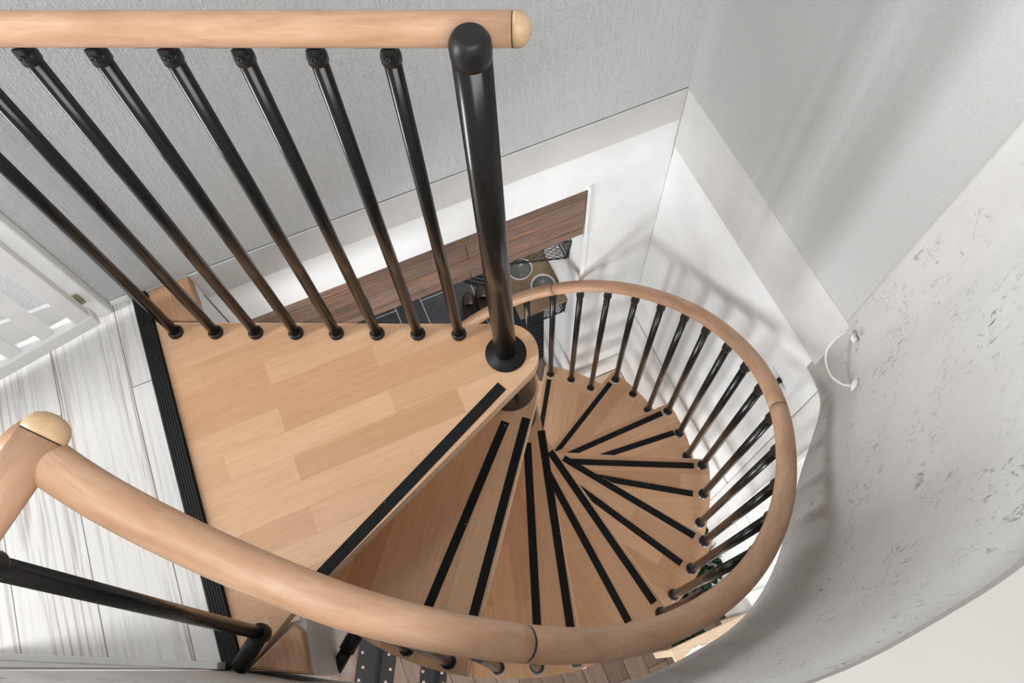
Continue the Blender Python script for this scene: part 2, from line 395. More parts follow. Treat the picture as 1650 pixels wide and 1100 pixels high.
# curved wallpapered parapet
wp = [(-1.09, 0.489), (-1.0, 0.447), (-0.80, 0.355), (-0.60, 0.255), (-0.46, 0.172), (-0.30, 0.085), (-0.12, 0.0), (0.05, -0.075), (0.22, -0.108), (0.36, -0.107), (0.47, -0.094), (0.56, -0.060), (0.65, 0.0), (0.74, 0.088), (0.825, 0.170), (0.905, 0.242), (0.962, 0.296), (0.988, 0.345), (0.9985, 0.42)]
wps = smooth([(x, y, 0) for x, y in wp], 6)
def parapet(z0, z1, x_from, th, mat, name, inner_off=0.0):
    P = [p for p in wps if p.x >= x_from]
    bm = bm_new(); uv = bm.loops.layers.uv.new('UVMap')
    nrm = []
    for i in range(len(P)):
        d = P[min(i + 1, len(P) - 1)] - P[max(i - 1, 0)]; nrm.append(V((d.y, -d.x, 0)).normalized())
    I = [p + n * inner_off for p, n in zip(P, nrm)]; O = [p + n * th for p, n in zip(P, nrm)]
    dist = [0]
    for i in range(1, len(P)): dist.append(dist[-1] + (P[i] - P[i - 1]).length)
    zs = [z0, z1]
    iv = [[bm.verts.new((p.x, p.y, z)) for z in zs] for p in I]; ov = [[bm.verts.new((p.x, p.y, z)) for z in zs] for p in O]
    def q(vs, uvs, sm=True):
        f = bm.faces.new(vs); f.smooth = sm
        for l, u in zip(f.loops, uvs): l[uv].uv = u
    for i in range(len(P) - 1):
        q((iv[i][0], iv[i][1], iv[i + 1][1], iv[i + 1][0]), ((dist[i], z0), (dist[i], z1), (dist[i + 1], z1), (dist[i + 1], z0)))
        q((ov[i][0], ov[i + 1][0], ov[i + 1][1], ov[i][1]), ((dist[i], z0), (dist[i + 1], z0), (dist[i + 1], z1), (dist[i], z1)))
        q((iv[i][1], ov[i][1], ov[i + 1][1], iv[i + 1][1]), ((dist[i], z1), (dist[i], z1 + .1), (dist[i + 1], z1 + .1), (dist[i + 1], z1)), False)
        q((iv[i][0], iv[i + 1][0], ov[i + 1][0], ov[i][0]), ((dist[i], z0), (dist[i + 1], z0), (dist[i + 1], z0 - .1), (dist[i], z0 - .1)), False)
    q((iv[0][0], ov[0][0], ov[0][1], iv[0][1]), ((0, 0),) * 4, False); q((iv[-1][0], iv[-1][1], ov[-1][1], ov[-1][0]), ((0, 0),) * 4, False)
    return struct(name, bm, mat)
parapet(-0.30, 0.93, -0.63, 0.12, m_mott, 'wall_front')
# the straight part along the planks stands on the upper floor
def left_wall():
    P = [p for p in wps if p.x <= -0.63]
    bm = bm_new(); uv = bm.loops.layers.uv.new('UVMap')
    a, b = P[0], P[-1]; n = V((b.y - a.y, -(b.x - a.x), 0)).normalized()
    add_prism(bm, [(a.x, a.y), (b.x, b.y), (b.x + n.x * 0.12, b.y + n.y * 0.12), (a.x + n.x * 0.12, a.y + n.y * 0.12)], 0.0, 0.93)
    for f in bm.faces:
        for l in f.loops: l[uv].uv = (l.vert.co.x * 1.09 + l.vert.co.y * 0.1, l.vert.co.z)
    struct('wall_left', bm, m_mott)
    bm = bm_new(); c = b + (b - a).normalized() * 0.06
    add_prism(bm, [(a.x, a.y), (c.x, c.y), (c.x - n.x * 0.014, c.y - n.y * 0.014), (a.x - n.x * 0.014, a.y - n.y * 0.014)], 0.0, 0.05, 0.002)
    struct('baseboard_left', bm, m_ivory_shade)
left_wall()
# cream ledge on the parapet
P = [p for p in wps if p.x >= -0.05]
bm = bm_new(); pts = []
nr = []
for i in range(len(P)):
    d = P[min(i + 1, len(P) - 1)] - P[max(i - 1, 0)]; nr.append(V((d.y, -d.x, 0)).normalized())
pts = [(p.x - n.x * 0.004, p.y - n.y * 0.004) for p, n in zip(P, nr)] + [(1.45, 0.20), (1.45, -0.55), (-0.05, -0.55)]
add_prism(bm, pts, 0.93, 0.955, 0.004); struct('trim_ledge', bm, m_cream)
# upper floor beyond the parapet = ceiling of the lower room
P = [p + V((0, 0, 0)) for p in wps]
nr = []
for i in range(len(P)):
    d = P[min(i + 1, len(P) - 1)] - P[max(i - 1, 0)]; nr.append(V((d.y, -d.x, 0)).normalized())
Q = [(p.x + n.x * 0.12, p.y + n.y * 0.12) for p, n in zip(P, nr) if p.x > -0.60]
bm = bm_new(); add_prism(bm, Q + [(3.2, 0.40), (3.2, -2.4), (-0.60, -2.4)], -0.30, -0.01); struct('ceiling_lower', bm, m_white2)
bm = bm_new(); add_box(bm, XB + 0.12, 3.2, 0.41, YA, -0.30, -0.01); struct('ceiling_side', bm, m_white2)
# white fascia under the landing's lower corner
bm = bm_new(); add_prism(bm, [(-0.60, 0.262), (-0.452, 0.182), (-0.436, 0.30), (-0.60, 0.33)], -0.40, -0.045); struct('trim_front', bm, m_ivory_shade)

# ------------------------------------------------------------------ black edge strip and beech infill blocks
bm = bm_new()
add_box(bm, -0.613, -0.575, 0.262, 1.2225, -0.02, 0.006, 0.002)
for k in range(6): add_box(bm, -0.6095 + k * 0.006, -0.6062 + k * 0.006, 0.264, 1.204, 0.0055, 0.0078)
obj('edge_strip', bm, m_rib, label='long black ribbed edge strip between the white planks and the beech landing', cat='floor strip')
bm = bm_new(); add_prism(bm, [(-0.5735, 1.1305), (-0.4625, 1.0795), (-0.4625, 1.16), (-0.4655, 1.2225), (-0.5735, 1.2225)], -0.045, 0.002, 0.006)
obj('infill_block', bm, m_block, label='beech wedge block filling the gap beside the grey back wall', cat='wood block')
bm = bm_new(); add_prism(bm, [(-0.566, 0.2455), (-0.452, 0.184), (-0.4405, 0.272), (-0.452, 0.292)], -0.045, -0.004, 0.006)
obj('infill_block', bm, m_block, label='triangular beech block beside the black floor elbow at the lower left', cat='wood block')

# ------------------------------------------------------------------ the spiral staircase
stair = thing('spiral_staircase', (PX, PY, FZ), 'beech and black steel spiral staircase with curved handrail winding down around one pole', 'staircase')
HUB = 0.082; RO = 0.730; TH = 0.038
# nosing line of each tread: heading from the pole, offset from the axis; strips: (heading, offset, inner r, outer r)
NOSE = {0: (-156.8, 0.085), 1: (-128.3, 0.094), 2: (-105.9, 0.104), 3: (-80.5, 0.096), 4: (-55.6, 0.104), 5: (-26.0, 0.076), 6: (0.6, 0.064), 7: (28.4, 0.034), 8: (56.9, 0.012), 9: (83.5, 0.02), 10: (110, 0.02)}
STRIPS = {0: [(-155.4, 0.050, 0.085, 0.66)], 1: [(-128.0, 0.066, 0.10, 0.665), (-134.9, 0.026, 0.10, 0.665)], 2: [(-105.9, 0.077, 0.10, 0.665), (-110.7, 0.039, 0.10, 0.665)],
          3: [(-80.3, 0.066, 0.125, 0.668), (-86.1, 0.037, 0.11, 0.668)], 4: [(-55.4, 0.076, 0.165, 0.668), (-60.8, 0.035, 0.24, 0.668)],
          5: [(-25.7, 0.043, 0.17, 0.672), (-33.7, 0.027, 0.28, 0.665)], 6: [(0.6, 0.033, 0.19, 0.678), (-5.3, 0.006, 0.30, 0.685)],
          7: [(28.4, 0.003, 0.24, 0.675)], 8: [(56.9, -0.020, 0.12, 0.655)], 9: [(83.5, -0.01, 0.12, 0.66)], 10: [(110, -0.01, 0.12, 0.66)]}
def line_circle(a, off, r):
    """angle at which the line heading a (deg), offset off to its left, leaves the circle r"""
    return a + math.degrees(math.asin(max(-1, min(1, off / r))))
def place_local(o, a, z):
    o.location = V((0, 0, z - FZ)); o.rotation_euler = (0, 0, rad(a)); o['_o'] = (0, 0, 0)
def strip_obj(parent, a0, a, off, r0, r1, ztop, hw=0.0115):
    """grip strip in the tread's local frame (tread heading a0)"""
    bm = bm_new(); x0 = math.sqrt(max(r0 * r0 - off * off, 0)); x1 = math.sqrt(r1 * r1 - off * off)
    add_box(bm, x0, x1, off - hw, off + hw, ztop - 0.001, ztop + 0.0012, M4=Matrix.Rotation(rad(a - a0), 4, 'Z'))
    o = obj('grip_strip', bm, m_grip, parent, label='matte black anti slip strip'); return o
treads = {}
for k in range(1, 11):
    a, off = NOSE[k]; ap, offp = NOSE[k - 1]
    # polygon in world angles about the pole, rotated into the tread frame by -a
    end = line_circle(a, off, RO); start = line_circle(ap, offp - 0.055, RO)
    if k == 1: start = line_circle(ap, offp - 0.10, RO)
    pts = []
    n = 22
    for i in range(n + 1):
        t = start + (end - start) * i / n; pts.append((RO * math.cos(rad(t)), RO * math.sin(rad(t))))
    # rounded nosing corner
    inner = line_circle(a, min(off, HUB * 0.98), HUB); rin = line_circle(ap, max(-HUB * .9, min(offp - 0.055, HUB * .9)), HUB)
    while inner > rin: inner -= 360
    m = 26
    hub = []
    for i in range(m + 1):
        t = inner + (rin - inner) * i / m
        hub.append((HUB * math.cos(rad(t)), HUB * math.sin(rad(t))))
    hub_arc_long = []
    s0, s1 = inner, rin
    # walk the long way round the hub
    t0 = inner; t1 = rin
    if (t1 - t0) < 180: t1 += 360
    if k > 0:
        hub = [(HUB * math.cos(rad(t0 + (t1 - t0) * i / m)), HUB * math.sin(rad(t0 + (t1 - t0) * i / m))) for i in range(m + 1)]
    pts += hub
    ca, sa = math.cos(rad(-a)), math.sin(rad(-a))
    loc = [(x * ca - y * sa, x * sa + y * ca) for x, y in pts]
    bm = bm_new(); add_prism(bm, loc, -TH, 0.0, 0.006, 3)
    t = obj('tread', bm, m_beech, None, edge=m_edge)
    t.parent = stair; place_local(t, a, -RISE * k)
    for (sa_, so, r0, r1) in STRIPS[k]: strip_obj(t, a, sa_, so, r0, r1, 0.0)
    treads[k] = t
# landing
E1 = -24.6
e1d = V((math.cos(rad(E1)), math.sin(rad(E1)), 0)); 
n1 = V((math.sin(rad(24.6)), math.cos(rad(24.6)), 0))
HL = 0.080
pts = []
A1 = 65.4; A2 = -156.8 + 90
for i in range(19):
    t = A1 + (A2 - A1) * i / 18; pts.append((PX + HL * math.cos(rad(t)), PY + HL * math.sin(rad(t))))
dn = V((math.cos(rad(-156.8)), math.sin(rad(-156.8)), 0))
p = V((pts[-1][0], pts[-1][1], 0)); t = (p.x + 0.452) / -dn.x; q = p + dn * t
pts += [(q.x, q.y), (-0.574, 0.2425)]
p = V((pts[0][0], pts[0][1], 0)); t = (p.x + 0.574) / e1d.x; q = p - e1d * t
pts += [(q.x, q.y)]
pts = list(reversed(pts))
bm = bm_new(); add_prism(bm, [(x - PX, y - PY) for x, y in pts], -0.04, 0.0, 0.007, 3)
land = obj('landing', bm, m_beech, None, edge=m_edge, label='large beech stave landing at the top'); land.parent = stair; place_local(land, 0, 0.0)
for (sa_, so, r0, r1) in STRIPS[0]: strip_obj(land, 0, sa_, so, r0, r1, 0.0, 0.0135)
# pole, flange, spacers
bm = bm_new(); add_lathe(bm, [(0.0, 0.0), (0.0265, 0.0), (0.0265, 0.985), (0.0, 0.985)], (PX, PY, 0.0), n=40)
pole = obj('newel_pole', bm, m_black, stair)
bm = bm_new(); add_lathe(bm, [(0.0, -0.016), (0.0265, -0.016), (0.0272, -0.006), (0.0275, 0.006), (0.0265, 0.014), (0.022, 0.0225), (0.0175, 0.0262), (0.0165, 0.0262), (0.0, 0.0268)], (PX, PY, 0.985), n=40)
obj('pole_cap', bm, m_blackp, pole, label='rounded black cap')
bm = bm_new(); add_lathe(bm, [(0.0, 0.0005), (0.0505, 0.0005), (0.0505, 0.004), (0.030, 0.005), (0.029, 0.014), (0.0265, 0.016), (0, 0.016)], (PX, PY, 0.0), n=48)
obj('flange', bm, m_matte, pole)
for k in range(0, 11):
    zt = -RISE * k - (0.04 if k == 0 else TH); zb = -RISE * (k + 1) if k < 10 else FZ
    bm = bm_new(); add_lathe(bm, [(0, zb), (0.0705, zb), (0.0715, zb + 0.006), (0.070, zb + 0.012), (0.070, zt - 0.012), (0.0715, zt - 0.006), (0.0705, zt), (0, zt)], (PX, PY, 0), n=48)
    obj('spacer', bm, m_black, stair)
# helical handrail
RZ = [(-156, 0.985, 0.668), (-148, 0.962, 0.660), (-140, 0.925, 0.654), (-132, 0.885, 0.654), (-124, 0.840, 0.661), (-116, 0.775, 0.670), (-109, 0.690, 0.680), (-103, 0.605, 0.690), (-92, 0.435, 0.704), (-80, 0.300, 0.712), (-71, 0.205, 0.714), (-57, 0.065, 0.710), (-44, -0.062, 0.705), (-31, -0.170, 0.701), (-18, -0.290, 0.700), (-5.5, -0.415, 0.700), (9, -0.560, 0.702), (24, -0.710, 0.704), (40, -0.852, 0.702), (55, -0.985, 0.700), (75, -1.165, 0.70), (95, -1.34, 0.70), (116, -1.525, 0.70)]
def rail_at(a):
    P = RZ
    for i in range(len(P) - 1):
        if P[i][0] <= a <= P[i + 1][0]:
            p0 = P[max(i - 1, 0)]; p1 = P[i]; p2 = P[i + 1]; p3 = P[min(i + 2, len(P) - 1)]
            h = p2[0] - p1[0]; t = (a - p1[0]) / h; out = []
            for c in (1, 2):
                m1 = (p2[c] - p0[c]) / (p2[0] - p0[0]) * h; m2 = (p3[c] - p1[c]) / (p3[0] - p1[0]) * h
                out.append((2 * t ** 3 - 3 * t * t + 1) * p1[c] + (t ** 3 - 2 * t * t + t) * m1 + (-2 * t ** 3 + 3 * t * t) * p2[c] + (t ** 3 - t * t) * m2)
            return V((PX + out[1] * math.cos(rad(a)), PY + out[1] * math.sin(rad(a)), out[0]))
    return None
RR = 0.0235
def rail_piece(path, label=None, u0=0.0):
    bm = bm_new(); uv = bm.loops.layers.uv.new('UVMap'); add_tube(bm, path, RR, 28, True, uv, u0)
    return obj('handrail', bm, m_rail, stair, label=label)
def joint(h, p, d):
    d = V(d).normalized(); bm = bm_new(); add_lathe(bm, [(0, -0.0016), (0.0229, -0.0016), (0.0229, 0.0016), (0, 0.0016)], p, d, 28); obj('rail_joint', bm, m_dark, h)
cuts = [-155.5, -108.6, -31.0, 54.6, 116]
for i in range(4):
    a0, a1 = cuts[i] + (0.12 if i else 0), cuts[i + 1] - 0.12
    n = 40; h = rail_piece([rail_at(a0 + (a1 - a0) * j / n) for j in range(n + 1)], None, i * 3.7)
    if i < 3:
        a = cuts[i + 1]; joint(h, rail_at(a), rail_at(a + .5) - rail_at(a - .5))
    else:
        d = (rail_at(115.9) - rail_at(114)).normalized(); bm = bm_new()
        add_lathe(bm, [(RR, 0.001), (RR, 0.006), (RR * .93, 0.014), (RR * .7, 0.021), (RR * .35, 0.0248), (0, 0.0255)], rail_at(116), d, 28); obj('end_cap', bm, m_cap, h)
def domed_end(h, p, d):
    bm = bm_new(); add_lathe(bm, [(0, 0.0015), (RR, 0.0015), (RR * 1.01, 0.006), (RR * .95, 0.013), (RR * .78, 0.0195), (RR * .45, 0.0238), (RR * .15, 0.0252), (0, 0.0254)], p, d, 32)
    obj('end_cap', bm, m_cap, h, label='domed paler wood end cap')
# landing handrail
ZL = 0.963; NL = 0.757
rd = V((math.cos(rad(-25.4)), math.sin(rad(-25.4)), 0))
p0 = V((0.275, 0.713, ZL)); pL = p0 - rd * 1.09
rn = 12
h = rail_piece([pL + (p0 - pL) * i / rn for i in range(rn + 1)], 'straight beech handrail along the landing', 21.0)
domed_end(h, p0, rd); joint(h, p0, rd)
landing_rail = h
# handrail leaving to the lower left
q0 = V((-0.374, 0.393, 0.986)); qd = V((-0.026, -0.024, 0.0)).normalized()
h2 = rail_piece([q0 + qd * 0.62 * i / 8 for i in range(9)], 'short beech handrail at the lower left corner', 33.0)
domed_end(h2, q0, -qd); joint(h2, q0, qd)
# balusters
def baluster(base, top, rad_=0.0125, ring='chrome', sleeve=0.062, rs=0.0152):
    base = V(base); top = V(top)
    bm = bm_new(); add_tube(bm, [base, top], rad_, 18)
    b = obj('baluster', bm, m_black, stair)
    bm = bm_new(); add_lathe(bm, [(0, 0.0), (0.0185, 0.0), (0.0185, 0.007), (0.016, 0.011), (0.0128, 0.012), (0, 0.012)], base, (0, 0, 1), 24)
    r_ = obj('base_ring', bm, m_blackp, b)
    if ring == 'chrome':
        bm = bm_new(); add_lathe(bm, [(0.0188, 0.0), (0.0198, 0.0), (0.0198, 0.0045), (0.0188, 0.0045), (0.0188, 0.0)], base, (0, 0, 1), 24)
        obj('rim', bm, m_chrome, b, label='chrome ring')
    if sleeve:
        d = (top - base).normalized(); bm = bm_new()
        add_lathe(bm, [(0.0126, 0), (rs, 0.0), (rs + 0.001, 0.006), (rs, 0.012), (rs, sleeve - 0.02), (rs * .8, sleeve), (0, sleeve)], top - d * sleeve, d, 20)
        obj('top_sleeve', bm, m_blackp, b)
    return b
HOLES = {1: (-125, -133.5, -142), 2: (-99.5, -108, -116.5), 3: (-75, -83.3, -91.7), 4: (-49, -57.5, -66.2), 5: (-22, -31, -40), 6: (3, -5.6, -14), 7: (28, 19.3, 11), 8: (55, 46, 37), 9: (82, 73, 64), 10: (109, 100, 91)}
for k, hs in HOLES.items():
    for a in hs:
        r = 0.704 if k < 8 else 0.688 + 0.0 * k
        if k == 8: r = 0.685
        b = V((PX + r * math.cos(rad(a)), PY + r * math.sin(rad(a)), -RISE * k))
        t = rail_at(a); baluster(b, V((t.x, t.y, t.z - 0.018)))
# landing balusters with forked brackets
for i in range(8):
    u = i / 7
    bx = V((-0.529 + (0.121 + 0.529) * u, 1.073 + (0.777 - 1.073) * u, 0.0))
    # point of the rail above it
    s = (bx - p0).dot(rd); rp = p0 + rd * s
    tp = V((rp.x, rp.y, 0)) - V((n1.x, n1.y, 0)) * 0.004 + V((0, 0, 0.915))
    b = baluster(bx, tp, ring='black', sleeve=0)
    d = (tp - bx).normalized()
    side = V((-rd.y, rd.x, 0)) * -1.0                       # towards the viewer's side of the rail
    bm = bm_new()                                            # cup and eye of the fork
    add_lathe(bm, [(0.0126, -0.004), (0.0148, -0.004), (0.0148, 0.006), (0.0135, 0.012), (0.0, 0.014)], tp, d, 20)
    Mx = Matrix((( *rd, 0), (*side, 0), (0, 0, 1, 0), (0, 0, 0, 1))).transposed(); Mx.translation = tp
    for sy in (-1, 1): add_box(bm, -0.0095, 0.0095, sy * 0.010 - 0.003, sy * 0.010 + 0.003, -0.004, 0.026, 0.003, M4=Mx)
    br = obj('fork', bm, m_blackp, b)
    bm = bm_new(); add_box(bm, -0.010, 0.011, -0.0065, 0.0065, 0.008, 0.0245, 0.004, M4=Mx); add_box(bm, -0.045, 0.012, -0.008, 0.006, 0.0235, 0.029, 0.0015, M4=Mx)
    obj('rail_plate', bm, m_blackp, b)
    bm = bm_new(); add_lathe(bm, [(0, 0.0), (0.0042, 0.0), (0.0042, 0.002), (0.0022, 0.0022), (0.0022, 0.0008), (0, 0.0008)], tp + side * 0.013 + V((0, 0, 0.012)), side, 14); obj('bolt', bm, m_black, b)
# baluster of the lower left rail, held off the wall by an elbow
rb0 = V((-0.497, 0.287, 0.085)); rb1 = V((-0.487, 0.318, 0.955))
bm = bm_new(); add_tube(bm, [rb0 - V((0, 0, 0.02)), rb1], 0.0128, 20); lb = obj('baluster', bm, m_black, stair, label='leaning black baluster at the lower left')
w0 = V((-0.566, 0.2500, 0.040)); w1 = V((-0.497, 0.287, 0.083))
ed = (w1 - w0).normalized()
bm = bm_new(); add_tube(bm, [w0, w1], 0.0185, 24)
el = obj('wall_elbow', bm, m_blackp, stair, label='short black stub holding the baluster off the wall')
bm = bm_new(); add_lathe(bm, [(0, -0.016), (0.0185, -0.016), (0.020, -0.008), (0.020, 0.010), (0.0185, 0.016), (0, 0.016)], rb0 + V((0, 0, -0.002)), (rb1 - rb0).normalized(), 26)
obj('collar', bm, m_blackp, el)
bm = bm_new(); add_lathe(bm, [(0.0128, 0), (0.0165, 0.0), (0.0175, 0.004), (0.0165, 0.01), (0.0165, 0.06), (0.0, 0.06)], rb1 - (rb1 - rb0).normalized() * 0.055, (rb1 - rb0), 24)
obj('top_sleeve', bm, m_blackp, lb)
# second wall stub below the landing
s0 = V((-0.458, 0.198, -0.27)); s1 = V((-0.372, 0.262, -0.25))
bm = bm_new(); add_tube(bm, [s0, s0 + (s1 - s0) * .45], 0.0155, 22); add_tube(bm, [s0 + (s1 - s0) * .45, s1], 0.0195, 22)
obj('wall_stub', bm, m_blackp, stair, label='black wall stub below the landing corner')

# ------------------------------------------------------------------ safety gate
gate = thing('safety_gate', (-0.69, 1.19, 0.0), 'white slatted wooden gate hinged on a post against the grey wall', 'gate')
bm = bm_new(); add_box(bm, -0.730, -0.668, 1.196, YA - 0.001, 0.0, 0.80, 0.004); obj('wall_post', bm, m_white, gate)
ga = rad(191.0); g0 = V((-0.682, 1.158, 0.0)); gd = V((math.cos(ga), math.sin(ga), 0)); gn = V((gd.y, -gd.x, 0))
Mg = Matrix(((*gd, 0), (*gn, 0), (0, 0, 1, 0), (0, 0, 0, 1))).transposed(); Mg.translation = g0
bm = bm_new(); add_box(bm, 0.0, 0.85, -0.018, 0.018, 0.052, 0.094, 0.003, M4=Mg); obj('bottom_rail', bm, m_white, gate)
bm = bm_new(); add_box(bm, 0.0, 0.85, -0.018, 0.018, 0.72, 0.762, 0.003, M4=Mg); obj('top_rail', bm, m_white, gate)
bm = bm_new(); add_box(bm, 0.004, 0.042, -0.016, 0.016, 0.094, 0.72, 0.003, M4=Mg); obj('stile', bm, m_white, gate)
for k in range(9):
    bm = bm_new(); x = 0.092 + k * 0.083; add_box(bm, x, x + 0.034, -0.007, 0.007, 0.094, 0.72, 0.002, M4=Mg); obj('slat', bm, m_white, gate)
bm = bm_new(); add_box(bm, -0.715, -0.690, 1.190, 1.197, 0.085, 0.125, 0.001); add_tube(bm, [(-0.703, 1.188, 0.083), (-0.703, 1.188, 0.127)], 0.0035, 10); obj('hinge', bm, m_brass, gate, label='small brass hinge')
for (px, pz) in ((0.012, 0.073),):
    bm = bm_new(); c = Mg @ V((px, 0.0185, pz)); add_lathe(bm, [(0, 0), (0.005, 0), (0.004, 0.0015), (0, 0.0015)], c, gn, 14); obj('screw', bm, m_chrome, gate)
bm = bm_new(); add_box(bm, -4.0, -0.735, YA - 0.012, YA - 0.0005, 0.0, 0.095, 0.002); struct('baseboard_back', bm, m_ivory_shade)
bm = bm_new(); add_box(bm, -0.664, -0.615, YA - 0.01, YA - 0.0005, 0.0, 0.018, 0.003); struct('baseboard_corner', bm, m_white)

# ------------------------------------------------------------------ passage: wire shelves, board, plates
def wire_basket(z_top, z_bot, x0, x1, y0, y1, label, mesh_step, shear=0.0):
    def sh(bm):
        for v in bm.verts: v.co.y += (x1 - v.co.x) * shear
    t = thing('wire_shelf', ((x0 + x1) / 2, (y0 + y1) / 2, z_bot), label, 'wire shelf', 'black wire shelves in the passage')
    bm = bm_new(); w = 0.0028
    for z in (z_top, z_bot):
        lo = 0.012 if z == z_bot else 0.0
        pts = [(x0 + lo, y0 + lo, z), (x1 - lo, y0 + lo, z), (x1 - lo, y1, z), (x0 + lo, y1, z), (x0 + lo, y0 + lo, z)]
        for a, b in zip(pts[:-1], pts[1:]): add_tube(bm, [a, b], w, 8)
    for (x, y, dx) in ((x0, y0, .012), (x1, y0, -.012), (x0, y1, .012), (x1, y1, -.012)):
        add_tube(bm, [(x, y, z_top), (x + dx, y + (.012 if y == y0 else 0), z_bot)], w, 8)
    sh(bm); obj('frame', bm, m_blackp, t)
    bm = bm_new(); ww = 0.001
    def lattice(o, du, dv, lu, lv):
        """diamond mesh clipped to a lu x lv rectangle"""
        st = mesh_step
        n = int((lu + lv * 1.6) / st) + 2
        for s in (1, -1):
            for i in range(-n, n + 1):
                # line v = s*0.6*(u - i*st)
                pts = []
                for v in (0, lv):
                    u = i * st + s * v / 0.6; pts.append((u, v))
                (ua, va), (ub, vb) = pts
                # clip in u
                def cl(u, v, uo, vo):
                    if u < 0: f = (0 - u) / (uo - u); return 0, v + (vo - v) * f
                    if u > lu: f = (lu - u) / (uo - u); return lu, v + (vo - v) * f
                    return u, v
                if max(ua, ub) <= 0 or min(ua, ub) >= lu: continue
                A = cl(ua, va, ub, vb); B = cl(ub, vb, ua, va)
                add_tube(bm, [o + du * A[0] + dv * A[1], o + du * B[0] + dv * B[1]], ww, 4)
    ex, ey, ez = V((1, 0, 0)), V((0, 1, 0)), V((0, 0, 1))
    hgt = z_top - z_bot
    lattice(V((x0 + .004, y0 + .006, z_bot)), ex, ez, x1 - x0 - .008, hgt)
    lattice(V((x0 + .006, y0, z_bot)), ey, ez, y1 - y0, hgt)
    lattice(V((x1 - .006, y0, z_bot)), ey, ez, y1 - y0, hgt)
    lattice(V((x0 + .012, y0 + .012, z_bot)), ex, ey, x1 - x0 - .024, y1 - y0 - .012)
    sh(bm); obj('mesh', bm, m_blackp, t)
wire_basket(-0.817, -0.962, 0.458, 0.721, 1.339, 1.63, 'upper black wire mesh shelf just under the dark timber lintel', 0.03, 0.31)
wire_basket(-1.335, -1.464, 0.497, 0.721, 1.347, 1.63, 'lower black wire mesh shelf carrying the oak board', 0.026)
bm = bm_new(); add_box(bm, 0.494, 0.7215, 1.339, 1.635, -1.3317, -1.319, 0.0015)
obj('shelf_board', bm, m_oak, label='oak board lying on the lower wire shelf, under the round plates', cat='shelf board', origin=(0.6, 1.48, -1.3317))
def plate(x, y, r, label):
    z = -1.319
    bm = bm_new(); add_lathe(bm, [(0, 0), (r * .86, 0), (r * .97, 0.004), (r, 0.013), (r * .975, 0.0145), (r * .93, 0.012), (r * .90, 0.006), (0, 0.0055)], (x, y, z), n=44)
    p = obj('plate', bm, m_lace, label=label, cat='plate', group='round plates on the oak board', origin=(x, y, z))
    p['_o'] = (x, y, z)
    bm = bm_new(); add_lathe(bm, [(0, 0.0058), (r * .87, 0.0062), (r * .87, 0.0072), (0, 0.0068)], (x, y, z), n=44); obj('glaze', bm, m_glaze, p, label='grey glazed centre')
plate(0.587, 1.567, 0.0577, 'white rimmed grey plate at the back left of the oak board, beside the pole')
plate(0.649, 1.447, 0.0556, 'white rimmed grey plate nearer the handrail, half hidden by its curve')

# doormat, shoes, rug in the hall
bm = bm_new(); add_lathe(bm, [(0, 0), (0.36, 0), (0.36, 0.006), (0, 0.006)], (0.76, 2.52, FZ), n=64, smooth=False)
dm = thing('doormat', (0.76, 2.52, FZ), 'round black rubber doormat with concentric ribs on the slate tiles', 'doormat')
obj('backing', bm, m_rubber, dm)
for i in range(9):
    r = 0.345 - i * 0.028
    bm = bm_new(); add_lathe(bm, [(r - 0.007, 0.0055), (r - 0.007, 0.013), (r + 0.004, 0.013), (r + 0.007, 0.0055)], (0.76, 2.52, FZ), n=64); obj('rib', bm, m_rubber, dm)
def shoe(x, y, ang, Lh, wd, label, mat_u, z=FZ, hgt=0.075):
    t = thing('shoe', (x, y, z), label, 'shoe', 'shoes standing on the hall floor')
    Mt = Matrix.Translation((x, y, z)) @ Matrix.Rotation(rad(ang), 4, 'Z')
    prof = [(0.0, 0.30), (0.05, 0.62), (0.15, 0.82), (0.3, 0.86), (0.5, 0.84), (0.68, 1.0), (0.82, 0.98), (0.93, 0.74), (1.0, 0.34)]
    def outline(s): return [(u * Lh, w * wd / 2 * s) for u, w in prof] + [(u * Lh, -w * wd / 2 * s) for u, w in reversed(prof)]
    bm = bm_new(); add_prism(bm, outline(1.03), 0.0, 0.022, 0.004)
    for v in bm.verts: v.co = Mt @ v.co
    obj('sole', bm, m_rubber, t)
    hs = [1.0, 1.0, 1.0, .95, .9, .74, .56, .44, .38]
    bm = bm_new(); rings = []
    ns = 12
    for (u, w), hh in zip(prof, hs):
        ring = []
        for j in range(ns + 1):
            th = pi * j / ns; open_ = u < 0.62
            yy = math.cos(th) * w * wd / 2; zz = 0.02 + math.sin(th) ** (0.5) * hgt * hh if not open_ else 0.02 + min(1, math.sin(th) ** .5 * 1.05) * hgt * hh
            ring.append(bm.verts.new(Mt @ V((u * Lh, yy, zz))))
        rings.append(ring)
    for i in range(len(rings) - 1):
        for j in range(ns):
            if prof[i][0] < 0.5 and prof[i][0] > 0.02 and 3 <= j <= ns - 4: continue
            f = bm.faces.new((rings[i][j], rings[i][j + 1], rings[i + 1][j + 1], rings[i + 1][j])); f.smooth = True
    bm.faces.new(rings[0]); bm.faces.new(list(reversed(rings[-1])))
    bmesh.ops.solidify(bm, geom=bm.faces[:], thickness=0.004)
    obj('upper', bm, mat_u, t)
    bm = bm_new(); add_prism(bm, [(u * Lh, v) for u, v in [(0.05, 0.2 * wd), (0.3, 0.32 * wd), (0.6, 0.3 * wd), (0.6, -0.3 * wd), (0.3, -0.32 * wd), (0.05, -0.2 * wd)]], 0.0225, 0.030, 0.002)
    for v in bm.verts: v.co = Mt @ v.co
    obj('insole', bm, m_shoein, t)
shoe(0.405, 1.985, 76, 0.22, 0.082, 'left brown leather shoe beside the round doormat, behind the handrail', m_shoe)
